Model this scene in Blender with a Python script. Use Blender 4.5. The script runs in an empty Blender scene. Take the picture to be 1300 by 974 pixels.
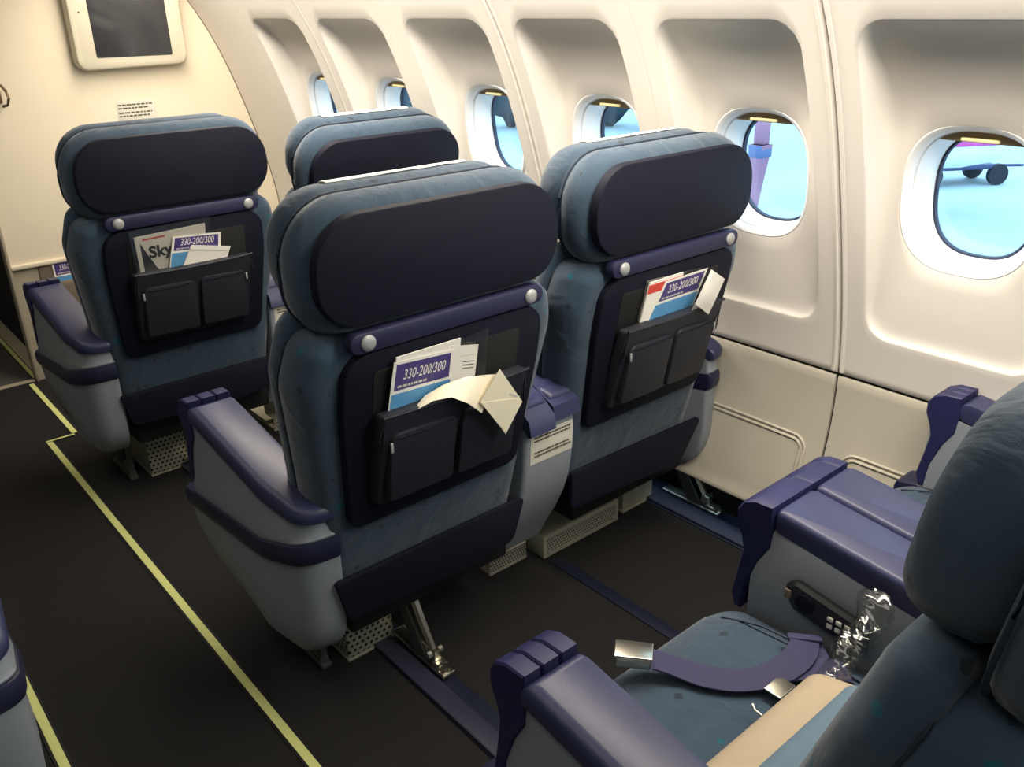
import bpy, bmesh, math, random
import numpy as np
from mathutils import Matrix, Vector
random.seed(7)
SC = bpy.context.scene
COL = SC.collection

# ------------------------------------------------------------------ camera
YAW, PITCH, ROLL, FPX, CAMH = 0.7043, 0.4144, -0.0179, 1098.9, 1.529
cy, sy, cp, sp = math.cos(YAW), math.sin(YAW), math.cos(PITCH), math.sin(PITCH)
fwd = Vector((sy*cp, cy*cp, -sp)); rgt = Vector((cy, -sy, 0)); upv = rgt.cross(fwd)
r2 = math.cos(ROLL)*rgt + math.sin(ROLL)*upv
u2 = -math.sin(ROLL)*rgt + math.cos(ROLL)*upv
cam = bpy.data.cameras.new('camera'); cam.sensor_width = 36; cam.lens = FPX/1300*36
cam.clip_start = 0.02; cam.clip_end = 500
co = bpy.data.objects.new('camera', cam); COL.objects.link(co)
co.matrix_world = Matrix(((r2.x, u2.x, -fwd.x, 0), (r2.y, u2.y, -fwd.y, 0), (r2.z, u2.z, -fwd.z, CAMH), (0, 0, 0, 1)))
SC.camera = co

# ------------------------------------------------------------------ world, lights, exposure
w = bpy.data.worlds.new('sky'); SC.world = w; w.use_nodes = True
bg = w.node_tree.nodes['Background']; bg.inputs[0].default_value = (0.50, 0.80, 1.0, 1); bg.inputs[1].default_value = 4.0
def area(name, loc, size, sizey, power, color, direction):
    l = bpy.data.lights.new(name, 'AREA'); l.shape = 'RECTANGLE'; l.size = size; l.size_y = sizey
    l.energy = power; l.color = color
    o = bpy.data.objects.new(name, l); COL.objects.link(o); o.location = loc
    o.rotation_euler = Vector(direction).to_track_quat('-Z', 'Y').to_euler()
    return o
# cove light above the windows (runs the whole length), ceiling lights over the aisle
cove = area('cove_light', (1.35, 1.3, 1.87), 0.24, 5.4, 108, (1, 0.91, 0.78), (0.42, 0, -1))
cove.rotation_euler = Matrix(((0, 1, 0), (0, 0, 1), (1, 0, 0))).to_euler()
def aim(o, d, along):
    z = -Vector(d).normalized(); y = Vector(along).normalized(); x = y.cross(z).normalized(); y = z.cross(x)
    o.rotation_euler = Matrix((x, y, z)).transposed().to_euler()
aim(cove, (0.42, 0, -1), (0, 1, 0))
ceil_l = area('ceiling_light', (-0.1, 1.3, 2.2), 0.5, 5.5, 17, (1, 0.91, 0.78), (0, 0, -1)); aim(ceil_l, (0, 0, -1), (0, 1, 0))
SC.view_settings.view_transform = 'Standard'; SC.view_settings.look = 'None'
SC.view_settings.gamma = 1; SC.view_settings.use_curve_mapping = False
SC.view_settings.exposure = 0.0

# ------------------------------------------------------------------ materials
def S(c):   # sRGB 0-255 -> linear
    return tuple(((v/255)/12.92 if v/255 <= .04045 else ((v/255+.055)/1.055)**2.4) for v in c) + (1,)
MATS = {}
def mat(name, color, rough=.5, metal=0, spec=.5, bump=0, bscale=200, var=0, vscale=8, coat=0):
    m = bpy.data.materials.new(name); m.use_nodes = True; nt = m.node_tree; b = nt.nodes['Principled BSDF']
    b.inputs['Base Color'].default_value = color; b.inputs['Roughness'].default_value = rough
    b.inputs['Metallic'].default_value = metal; b.inputs['Specular IOR Level'].default_value = spec
    b.inputs['Coat Weight'].default_value = coat
    tc = nt.nodes.new('ShaderNodeTexCoord')
    if var:
        n = nt.nodes.new('ShaderNodeTexNoise'); n.inputs['Scale'].default_value = vscale; n.inputs['Detail'].default_value = 4
        nt.links.new(tc.outputs['Object'], n.inputs['Vector'])
        mx = nt.nodes.new('ShaderNodeMix'); mx.data_type = 'RGBA'
        mx.inputs[6].default_value = tuple(c*(1-var) for c in color[:3])+(1,); mx.inputs[7].default_value = tuple(min(1, c*(1+var)) for c in color[:3])+(1,)
        nt.links.new(n.outputs['Fac'], mx.inputs[0]); nt.links.new(mx.outputs[2], b.inputs['Base Color'])
    if bump:
        n = nt.nodes.new('ShaderNodeTexNoise'); n.inputs['Scale'].default_value = bscale; n.inputs['Detail'].default_value = 2
        nt.links.new(tc.outputs['Object'], n.inputs['Vector'])
        bp = nt.nodes.new('ShaderNodeBump'); bp.inputs['Strength'].default_value = bump; bp.inputs['Distance'].default_value = .002
        nt.links.new(n.outputs['Fac'], bp.inputs['Height']); nt.links.new(bp.outputs[0], b.inputs['Normal'])
    MATS[name] = m
    return m
def mix_node(nt, fac, a, b):
    mx = nt.nodes.new('ShaderNodeMix'); mx.data_type = 'RGBA'
    for sock, v in ((mx.inputs[0], fac), (mx.inputs[6], a), (mx.inputs[7], b)):
        if hasattr(v, 'links'): nt.links.new(v, sock)
        else: sock.default_value = v
    return mx.outputs[2]
def mathn(nt, op, a, b=None):
    n = nt.nodes.new('ShaderNodeMath'); n.operation = op
    for i, v in enumerate((a, b)):
        if v is None: continue
        if hasattr(v, 'links'): nt.links.new(v, n.inputs[i])
        else: n.inputs[i].default_value = v
    return n.outputs[0]
def fabric(name, base):
    m = mat(name, base, rough=.85, spec=.25, bump=.25, bscale=900)
    nt = m.node_tree; b = nt.nodes['Principled BSDF']; tc = [n for n in nt.nodes if n.type == 'TEX_COORD'][0]
    v = nt.nodes.new('ShaderNodeTexVoronoi'); v.distance = 'MANHATTAN'; v.inputs['Scale'].default_value = 17
    nt.links.new(tc.outputs['Object'], v.inputs['Vector'])
    hit = mathn(nt, 'LESS_THAN', v.outputs['Distance'], .21)
    sep = nt.nodes.new('ShaderNodeSeparateColor'); nt.links.new(v.outputs['Color'], sep.inputs[0])
    teal = mathn(nt, 'GREATER_THAN', sep.outputs[0], .72)
    dia = mix_node(nt, teal, tuple(c*.42 for c in base[:3])+(1,), S((14, 84, 100)))
    n = nt.nodes.new('ShaderNodeTexNoise'); n.inputs['Scale'].default_value = 14; n.inputs['Detail'].default_value = 5
    nt.links.new(tc.outputs['Object'], n.inputs['Vector'])
    cb = mix_node(nt, n.outputs['Fac'], tuple(c*.82 for c in base[:3])+(1,), tuple(c*1.2 for c in base[:3])+(1,))
    nt.links.new(mix_node(nt, hit, cb, dia), b.inputs['Base Color'])
    wn = nt.nodes.new('ShaderNodeTexNoise'); wn.inputs['Scale'].default_value = 9; wn.inputs['Detail'].default_value = 3; wn.inputs['Distortion'].default_value = 1.2
    nt.links.new(tc.outputs['Object'], wn.inputs['Vector'])
    b1 = [n_ for n_ in nt.nodes if n_.type == 'BUMP'][0]
    b2 = nt.nodes.new('ShaderNodeBump'); b2.inputs['Strength'].default_value = .45; b2.inputs['Distance'].default_value = .02
    nt.links.new(wn.outputs['Fac'], b2.inputs['Height']); nt.links.new(b2.outputs[0], b1.inputs['Normal'])
    b.inputs['Sheen Weight'].default_value = .25; b.inputs['Sheen Roughness'].default_value = .5
    return m
FAB = fabric('seat_fabric', S((50, 68, 85)))
PIPE = mat('piping', S((30, 44, 62)), .7)
DARK = mat('dark_panel', S((18, 20, 34)), .68, spec=.18, bump=.12, bscale=700)
NAVY = mat('navy_plastic', S((32, 32, 62)), .5, spec=.4)
PAD = mat('navy_leather', S((46, 49, 82)), .42, spec=.5, bump=.1, bscale=250, var=.12, vscale=14)
NOSE = mat('nose_plastic', S((34, 35, 76)), .5, spec=.4)
GREY = mat('grey_plastic', S((134, 140, 148)), .45, spec=.4, var=.03)
BAND = mat('band_rubber', S((30, 32, 60)), .45)
LEATH = mat('black_leather', S((34, 36, 44)), .5, spec=.4, bump=.25, bscale=120, var=.15, vscale=20)
METAL = mat('bright_metal', S((205, 200, 185)), .28, metal=1)
SCREW = mat('screw_grey', S((160, 160, 160)), .5, metal=.3)
WALL = mat('sidewall', S((220, 214, 205)), .5, spec=.3, bump=.06, bscale=400)
DADO = mat('dado', S((192, 186, 170)), .6, spec=.3, bump=.1, bscale=400)
BULK = mat('bulkhead_laminate', S((228, 216, 192)), .55, spec=.3, var=.02, vscale=5, bump=.05)
BLOW = mat('bulkhead_kick', S((170, 160, 140)), .6, bump=.1)
BPOC = mat('brown_pocket', S((112, 100, 86)), .7, bump=.2)
REVEAL = mat('window_reveal', S((236, 236, 236)), .4)
GASK = mat('window_gasket', S((44, 50, 70)), .6)
SHADE = mat('shade_brown', S((150, 128, 96)), .5)
SHADEH = mat('shade_handle', S((240, 226, 170)), .4)
BLACK = mat('black_void', S((14, 14, 14)), .7)
CARPET = mat('carpet', S((41, 40, 40)), .95, spec=.1, bump=.6, bscale=500, var=.35, vscale=220)
CARPETF = mat('carpet_grey', S((92, 88, 84)), .95, spec=.1, bump=.6, bscale=500, var=.25, vscale=220)
TRK = mat('track_blue', S((48, 50, 68)), .45)
TRKD = mat('track_blue_dark', S((20, 26, 48)), .5)
GLOW = mat('path_strip', S((214, 218, 140)), .5, var=.06, vscale=30)
PAPER = mat('paper_white', S((236, 232, 222)), .7, var=.02)
CREAM = mat('paper_cream', S((244, 234, 206)), .7, var=.03)
INK = mat('ink', S((40, 38, 40)), .7); INKB = mat('ink_brown', S((84, 74, 60)), .7)
PURP = mat('print_purple', S((74, 62, 122)), .45)
SKYB = mat('print_blue', S((88, 150, 196)), .45, var=.12, vscale=30)
RED = mat('print_red', S((214, 70, 58)), .5)
GREEN = mat('print_green', S((84, 116, 78)), .5)
WHITE = mat('cloth_white', S((236, 234, 226)), .85)
BELT = mat('belt_webbing', S((46, 44, 80)), .75, bump=.4, bscale=300)
BEIGE = mat('blanket_beige', S((172, 156, 132)), .9, bump=.3, bscale=90, var=.05)
BLUEC = mat('blanket_blue', S((94, 116, 132)), .9, bump=.3, bscale=90, var=.1)
STICK = mat('sticker', S((206, 204, 190)), .5)
MONI = mat('monitor_case', S((206, 198, 176)), .5)
SCRN = mat('screen_glass', S((52, 52, 54)), .12, spec=.5)
REMOTE = mat('remote_black', S((24, 25, 28)), .4)
HOOK = mat('hook_metal', S((150, 132, 104)), .35, metal=.8)
def perforated(name, base, sc, rad):
    m = mat(name, base, .45, metal=.35); nt = m.node_tree; b = nt.nodes['Principled BSDF']
    tc = [n for n in nt.nodes if n.type == 'TEX_COORD'][0]
    sp_ = nt.nodes.new('ShaderNodeSeparateXYZ'); nt.links.new(tc.outputs['Object'], sp_.inputs[0])
    def cell(s, off=None):
        v = mathn(nt, 'MULTIPLY', s, sc)
        if off is not None: v = mathn(nt, 'ADD', v, off)
        return mathn(nt, 'SUBTRACT', mathn(nt, 'FRACT', v), .5)
    hx = mathn(nt, 'ADD', sp_.outputs[0], sp_.outputs[1])
    row = mathn(nt, 'MULTIPLY', mathn(nt, 'MODULO', mathn(nt, 'FLOOR', mathn(nt, 'MULTIPLY', sp_.outputs[2], sc)), 2), .5)
    a = cell(hx, row); c = cell(sp_.outputs[2])
    d = mathn(nt, 'SQRT', mathn(nt, 'ADD', mathn(nt, 'MULTIPLY', a, a), mathn(nt, 'MULTIPLY', c, c)))
    hole = mathn(nt, 'LESS_THAN', d, rad)
    nt.links.new(mix_node(nt, hole, base, (.008, .008, .008, 1)), b.inputs['Base Color'])
    return m
PERF = perforated('perforated_grey', S((186, 184, 164)), 62, .27)
PERF2 = perforated('perforated_fine', S((190, 188, 168)), 105, .3)
BOXG = mat('duct_grey', S((184, 182, 162)), .45, metal=.2)
BRK = mat('bracket_grey', S((96, 98, 96)), .45, metal=.4)
def clear(name, tint, alpha, rough):
    m = bpy.data.materials.new(name); m.use_nodes = True; nt = m.node_tree; nt.nodes.remove(nt.nodes['Principled BSDF'])
    t = nt.nodes.new('ShaderNodeBsdfTransparent'); t.inputs[0].default_value = tint
    g = nt.nodes.new('ShaderNodeBsdfGlossy'); g.inputs['Roughness'].default_value = rough
    mx = nt.nodes.new('ShaderNodeMixShader'); mx.inputs[0].default_value = alpha
    nt.links.new(t.outputs[0], mx.inputs[1]); nt.links.new(g.outputs[0], mx.inputs[2])
    nt.links.new(mx.outputs[0], nt.nodes['Material Output'].inputs[0]); MATS[name] = m
    return m
GLASS = clear('window_glass', (.95, .98, 1, 1), .04, .03)
WRAP = clear('crumpled_wrap', (.93, .93, .9, 1), .13, .12)
PLAST = clear('clear_plastic', (.88, .88, .85, 1), .26, .28)

# ------------------------------------------------------------------ mesh helpers
CACHE = {}
def mk(name, verts, faces, m, parent=None, smooth=40, loc=(0, 0, 0), mats=None, fm=None):
    me = bpy.data.meshes.new(name); me.from_pydata([tuple(v) for v in verts], [], faces)
    bm = bmesh.new(); bm.from_mesh(me); bmesh.ops.recalc_face_normals(bm, faces=bm.faces); bm.to_mesh(me); bm.free()
    for mm in (mats or [m]): me.materials.append(mm)
    if fm:
        for p, i in zip(me.polygons, fm): p.material_index = i
    if smooth:
        for p in me.polygons: p.use_smooth = True
        me.set_sharp_from_angle(angle=math.radians(smooth))
    o = bpy.data.objects.new(name, me); COL.objects.link(o); o.location = loc
    if parent: o.parent = parent
    return o
def share(src, name, parent=None, loc=None, m=None):
    o = bpy.data.objects.new(name, src.data); COL.objects.link(o)
    o.location = src.location if loc is None else loc
    if parent: o.parent = parent
    return o
def tag(o, label, cat, group=None):
    o['label'] = label; o['category'] = cat
    if group: o['group'] = group
    return o
def thing(name, label, cat, loc=(0, 0, 0), group=None):
    o = bpy.data.objects.new(name, None); COL.objects.link(o); o.location = loc; o.empty_display_size = .05
    return tag(o, label, cat, group)
def struct(o): o['kind'] = 'structure'; return o
class G:      # geometry collector
    def __init__(s): s.v = []; s.f = []
    def add(s, v, f):
        n = len(s.v); s.v += [tuple(p) for p in v]; s.f += [tuple(i+n for i in q) for q in f]; return s
    def box(s, x0, x1, y0, y1, z0, z1, b=0):
        if b <= 0:
            v = [(x, y, z) for x in (x0, x1) for y in (y0, y1) for z in (z0, z1)]
            return s.add(v, [(0, 1, 3, 2), (4, 6, 7, 5), (0, 4, 5, 1), (2, 3, 7, 6), (0, 2, 6, 4), (1, 5, 7, 3)])
        o = lambda d: round_poly(((x0+d, y0+d), (x1-d, y0+d), (x1-d, y1-d), (x0+d, y1-d)), [max(b-d, .0004)]*4, 3)
        return s.loft([[(x, y, z) for x, y in o(d)] for d, z in ((b, z0), (b*.3, z0+b*.3), (0, z0+b), (0, z1-b), (b*.3, z1-b*.3), (b, z1))])
    def loft(s, rings, cap=True, closed=True):
        n = len(rings[0]); v = [p for r in rings for p in r]; f = []
        for k in range(len(rings)-1):
            for i in range(n if closed else n-1):
                j = (i+1) % n; f.append((k*n+i, k*n+j, (k+1)*n+j, (k+1)*n+i))
        if cap: f.append(tuple(range(n))[::-1]); f.append(tuple((len(rings)-1)*n+i for i in range(n)))
        return s.add(v, f)
    def tube(s, pts, r, n=8):
        P = [Vector(p) for p in pts]; rings = []
        for i, p in enumerate(P):
            t = (P[min(i+1, len(P)-1)]-P[max(i-1, 0)]).normalized()
            a = t.cross(Vector((0, 0, 1)))
            if a.length < .05: a = t.cross(Vector((1, 0, 0)))
            a.normalize(); b = t.cross(a); rr = r[i] if isinstance(r, (list, tuple)) else r
            rings.append([tuple(p+a*rr*math.cos(2*math.pi*k/n)+b*rr*math.sin(2*math.pi*k/n)) for k in range(n)])
        return s.loft(rings)
    def map(s, fn): s.v = [fn(*p) for p in s.v]; return s
    def obj(s, name, m, parent=None, smooth=40, loc=(0, 0, 0)): return mk(name, s.v, s.f, m, parent, smooth, loc)
def round_poly(P, R, n=6):
    out = []; N = len(P)
    for i in range(N):
        p = Vector(P[i]); a = Vector(P[i-1])-p; b = Vector(P[(i+1) % N])-p
        la, lb = a.length, b.length; a /= la; b /= lb
        ang = a.angle(b); r = R[i]; t = min(r/math.tan(ang/2), la*.49, lb*.49); r = t*math.tan(ang/2)
        c = p+(a+b).normalized()*(r/math.sin(ang/2)); s0 = p+a*t; s1 = p+b*t
        v0 = s0-c; v1 = s1-c; da = math.atan2(v0.x*v1.y-v0.y*v1.x, v0.dot(v1)); a0 = math.atan2(v0.y, v0.x)
        for k in range(n+1):
            q = a0+da*k/n; out.append((c.x+r*math.cos(q), c.y+r*math.sin(q)))
    return out
def offset_poly(P, d):
    N = len(P); out = []
    A = sum(P[i][0]*P[(i+1) % N][1]-P[(i+1) % N][0]*P[i][1] for i in range(N)); sgn = 1 if A > 0 else -1
    for i in range(N):
        p = Vector(P[i]); e0 = (p-Vector(P[i-1])).normalized(); e1 = (Vector(P[(i+1) % N])-p).normalized()
        n0 = Vector((-e0.y, e0.x))*sgn; n1 = Vector((-e1.y, e1.x))*sgn
        m = (n0+n1); m = m/(1+n0.dot(n1)); q = p+m*d; out.append((q.x, q.y))
    return out
def pillow(P, R, prof, n=7):        # outline in (x,z), profile of (inset, y)
    g = G()
    return g.loft([[(x, y, z) for x, z in round_poly(offset_poly(P, d), [max(r-d, .008) for r in R], n)] for d, y in prof])
def plate(P, R, y0, y1, b=.004, n=7):
    return pillow(P, R, ((b, y0), (b*.3, y0+b*.3), (0, y0+b), (0, y1)), n)
def sm(a, b, x):
    t = min(1, max(0, (x-a)/(b-a))); return t*t*(3-2*t)
def interp(pts, x): return float(np.interp(x, [p[0] for p in pts], [p[1] for p in pts]))
def text(body, size, m, name, parent, matrix, bold=0, shear=0, depth=.0004):
    c = bpy.data.curves.new(name, 'FONT'); c.body = body; c.size = size; c.offset = bold; c.shear = shear; c.extrude = depth
    c.align_x = 'LEFT'; c.resolution_u = 3
    t = bpy.data.objects.new(name, c); COL.objects.link(t); bpy.context.view_layer.update()
    me = bpy.data.meshes.new_from_object(t.evaluated_get(bpy.context.evaluated_depsgraph_get()))
    bpy.data.objects.remove(t); me.materials.clear(); me.materials.append(m)
    o = bpy.data.objects.new(name, me); COL.objects.link(o); o.parent = parent; o.matrix_local = matrix
    return o

# ------------------------------------------------------------------ cabin shell
PROF = [(.06, 1.938), (.10, 1.943), (.17, 1.955), (.25, 1.972), (.357, 1.998), (.416, 2.012), (.5, 2.024), (.617, 2.021), (.743, 2.0), (.907, 1.960), (1.107, 1.907), (1.244, 1.858), (1.41, 1.79), (1.53, 1.722), (1.7, 1.60), (1.85, 1.47)]
PF = np.polyfit([p[0]-1 for p in PROF], [p[1] for p in PROF], 6)
def taper(y): return -.045*sm(2.1, 3.3, y)
def XW(z, y=0): return float(np.polyval(PF, z-1))+taper(y)
def XP(z, y=0):
    # floor of the window pocket: shallow under its top edge, scooping out towards the window
    t = z-.75; full = 2.012-.105*t-.06*t*t+taper(y); q = max(0., min(1.2, (z-1.25)/.236)); base = XW(z, y)
    return base+(full-base)*max(.16, 1-.84*q**1.6)
YB = 4.13            # bulkhead
WY = [.779+.533*k for k in range(-1, 6)]       # window centres, nearest first
ZC = 1.113; Z0, Z1 = .6175, 1.83

g = G(); g.box(-3.3, 2.12, -2.6, YB+.03, -.04, 0); struct(g.obj('floor', CARPET, None, 0))
g = G(); g.box(-3.3, 2.12, YB+.03, 6.6, -.04, 0.0015); struct(g.obj('floor', CARPETF, None, 0)).name = 'floor_forward'
# ceiling with the overhead bins' undersides as one profile
cp_ = [(1.50, 1.86), (1.47, 1.93), (1.19, 1.93), (1.18, 1.79), (1.10, 1.77), (.72, 1.80), (.56, 1.92), (.50, 2.2), (.36, 2.3), (-1.6, 2.3), (-2.2, 2.0), (-3.3, 1.9)]
g = G(); v = [(x, y, z) for y in (-2.6, 6.6) for x, z in cp_] + [(x, y, z+.06) for y in (-2.6, 6.6) for x, z in cp_]
n = len(cp_); f = []
for k in range(n-1): f += [(k, k+1, n+k+1, n+k), (2*n+k, 3*n+k, 3*n+k+1, 2*n+k+1)]
struct(g.add(v, f).obj('ceiling', WALL, None, 30))
g = G(); g.box(-3.36, -3.3, -2.6, 6.6, 0, 2.0); struct(g.obj('wall_left', WALL, None, 0))
g = G(); g.box(-3.3, 2.3, -2.66, -2.6, 0, 2.4); struct(g.obj('wall_back', WALL, None, 0))
g = G(); g.box(-3.3, 2.3, 6.6, 6.66, 0, 2.4); struct(g.obj('wall_far', WALL, None, 0))
g = G(); g.box(-3.3, -.5, YB+.9, YB+.95, 0, 2.3); struct(g.obj('wall_galley', BULK, None, 0))

# ---- right side wall: sidewall panels with scooped window pockets, seams and dado panels
def rad_rrect(th, hy, zt, zb, r):
    # distance from the centre to a rounded rect (y +-hy, z -zb..zt) along angle th
    c, s = math.cos(th), math.sin(th); lo, hi = 0, 2.
    for _ in range(34):
        m = (lo+hi)/2; y, z = abs(m*c), m*s
        h = zt if z > 0 else zb
        qy, qz = y-(hy-r), abs(z)-(h-r)
        d = math.hypot(max(qy, 0), max(qz, 0))+min(max(qy, qz), 0)-r
        if d < 0: lo = m
        else: hi = m
    return lo
def rad_rect(th, hy, zt, zb):
    c, s = math.cos(th), math.sin(th)
    return min(hy/abs(c) if abs(c) > 1e-6 else 9, (zt/s if s > 1e-6 else 9), (zb/-s if s < -1e-6 else 9))
def rad_super(th, a, b, n):
    c, s = abs(math.cos(th)), abs(math.sin(th)); return ((c/a)**n+(s/b)**n)**(-1/n)
HY = .2665-.0025
ths = sorted(set([2*math.pi*k/112 for k in range(112)] + [math.atan2(z, y) % (2*math.pi) for y in (HY, -HY) for z in (Z1-ZC, Z0-ZC)]))
OA, OB, ON = .150, .168, 2.7
def bay(yc, seam_left, seam_right):
    # seam_left / right tell which side is a panel edge
    rings = []
    def ring(rfun, xfun): rings.append([(lambda y, z: (xfun(y, z), y, z))(yc+rfun(t)*math.cos(t), ZC+rfun(t)*math.sin(t)) for t in ths])
    R = {t: rad_rect(t, HY, Z1-ZC, ZC-Z0) for t in ths}
    Pk = {t: rad_rrect(t, .200, .373, .368, .062) for t in ths}
    Op = {t: rad_super(t, OA, OB, ON) for t in ths}
    ring(lambda t: R[t]*1.0035, lambda y, z: XW(z, y)+.016)
    ring(lambda t: R[t], lambda y, z: XW(z, y)+.003)
    ring(lambda t: R[t]-.004, lambda y, z: XW(z, y))
    for q in (.88, .72, .55, .4, .25, .12): ring(lambda t: Pk[t]+.004+(R[t]-Pk[t]-.008)*q, lambda y, z: XW(z, y))
    def dep(q): return lambda y, z: XW(z, y)+(XP(z, y)-XW(z, y))*q
    ring(lambda t: Pk[t]+.003, dep(0)); ring(lambda t: Pk[t], dep(.05)); ring(lambda t: Pk[t]-.003, dep(.28)); ring(lambda t: Pk[t]-.007, dep(.58))
    ring(lambda t: Pk[t]-.013, dep(.82)); ring(lambda t: Pk[t]-.024, dep(.96)); ring(lambda t: max(Pk[t]-.04, Op[t]+.004), dep(1))
    for q in (.75, .5, .25): ring(lambda t: max(Pk[t]-.04, Op[t]+.004)*q+Op[t]*(1-q), lambda y, z: XP(z, y))
    ring(lambda t: Op[t]+.001, lambda y, z: XP(z, y)+.0)
    ring(lambda t: Op[t]-.004, lambda y, z: XP(z, y)+.003)
    return G().loft(rings, cap=False)
def prof_strip(y0, y1, z0, z1, dx, n=24):
    g = G(); rings = []
    for i in range(n+1):
        z = z0+(z1-z0)*i/n; rings.append([(XW(z, y)+dx, y, z) for y in (y0, y1)] + [(XW(z, y)+dx+.02, y, z) for y in (y1, y0)])
    return g.loft(rings)
wr = bpy.data.objects.new('wall_right', None); COL.objects.link(wr); struct(wr)
pairs = [(-1, 0), (1, 2), (3, 4), (5,)]
for pr in pairs:
    g = G()
    for k in pr: b = bay(.779+.533*k, 0, 0); g.add(b.v, b.f)
    if pr == (5,):                      # the last panel runs on to the bulkhead
        b = prof_strip(.779+.533*5+HY-.004, YB, Z0, Z1, -.0003); g.add(b.v, b.f)
    g.obj('sidewall_panel', WALL, wr, 50)
seams = [.779+.533*(k+.5) for k in (-2, 0, 2, 4)] + [YB-.0]
for ys in seams[:4]:
    prof_strip(ys-.012, ys+.012, .16, 1.85, .010).obj('seam_gasket', BLACK, wr, 40)
for ys in [.779+.533*(k+.5) for k in (-1, 1, 3)]:            # joint inside a panel is closed
    prof_strip(ys-.006, ys+.006, Z0, Z1, -.0002).obj('panel_joint', WALL, wr, 40)
for a, b in ((seams[0], seams[1]), (seams[1], seams[2]), (seams[2], seams[3])):
    for s, ys in ((1, a), (-1, b)):                            # raised lip beside each seam
        g = G(); rings = []
        for i in range(40):
            z = Z0+.004+(Z1-Z0-.008)*i/39
            rings.append([(XW(z, y)-h, y, z) for y, h in ((ys+s*.006, 0), (ys+s*.008, .003), (ys+s*.014, .003), (ys+s*.018, 0), (ys+s*.018, -.003), (ys+s*.006, -.003))])
        g.loft(rings).obj('edge_lip', WALL, wr, 40)
g = G(); yy = list(np.linspace(-.6, YB, 30))
rings = [[(XW(z, y)+.008+d, y, z) for z, d in ((.600, 0), (.630, 0), (.630, .02), (.600, .02))] for y in yy]
g.loft(rings); g.obj('joint_gasket', BLACK, wr, 30)
# black strip added behind the gap under the dado, blocks outside light leaking in
G().box(2.085, 2.12, -2.6, YB, 0, .30).obj('light_leak_strip', BLACK, wr, 0)
# dado panels
ends = [-.60] + seams[:4] + [YB]
for a, b in zip(ends[:-1], ends[1:]):
    if b-a < .1: continue
    a2, b2 = a+.004, b-.004; rings = []; zs = list(np.linspace(.175, .602, 22))
    for z, d in [(.160, .05), (.160, .004), (.166, -.004), (.172, -.006), (.180, -.004)]+[(z, 0) for z in zs[1:]]+[(.609, .003), (.6105, .016)]:
        rings.append([(XW(z, y)+d+(.014 if e else 0), y, z) for y, e in ((a2-.001, 1), (a2, 0), (a2+.004, 0))] + [(XW(z, y)+d, y, z) for y in np.linspace(a2+.03, b2-.03, 8)] + [(XW(z, y)+d+(.014 if e else 0), y, z) for y, e in ((b2-.004, 0), (b2, 0), (b2+.001, 1))])
    dd = G().loft(rings, cap=False, closed=False).obj('dado_panel', DADO, wr, 40)
    # embossed frame
    ins = .055
    if b-a > .5:
        pl = [(a+ins, .20), (a+ins, .405), (b-ins, .405), (b-ins, .20)]
        path = [pl[0]] + [(pl[1][0]+.04*(1-math.cos(t)), pl[1][1]-.04*(1-math.sin(t))) for t in np.linspace(0, math.pi/2, 7)] + [(pl[2][0]-.04*(1-math.cos(t)), pl[2][1]-.04*(1-math.sin(t))) for t in np.linspace(math.pi/2, 0, 7)] + [pl[3]]
        for off in (0, .013):
            P2 = []
            for i, (y, z) in enumerate(path):
                ty = Vector(path[min(i+1, len(path)-1)])-Vector(path[max(i-1, 0)]); nn = Vector((-ty.y, ty.x)).normalized()*off
                P2.append((XW(z-nn.y, y)-.0005, y-nn.x, z-nn.y))
            # the long run follows the taper
            Q = []
            for i in range(len(P2)-1):
                Q.append(P2[i])
                if abs(P2[i+1][1]-P2[i][1]) > .3:
                    for k in range(1, 12):
                        t = k/12; y = P2[i][1]*(1-t)+P2[i+1][1]*t; z = P2[i][2]; Q.append((XW(z, y)-.0005, y, z))
            Q.append(P2[-1])
            G().tube(Q, .0042, 6).obj('frame_molding', DADO, dd, 60)
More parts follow.
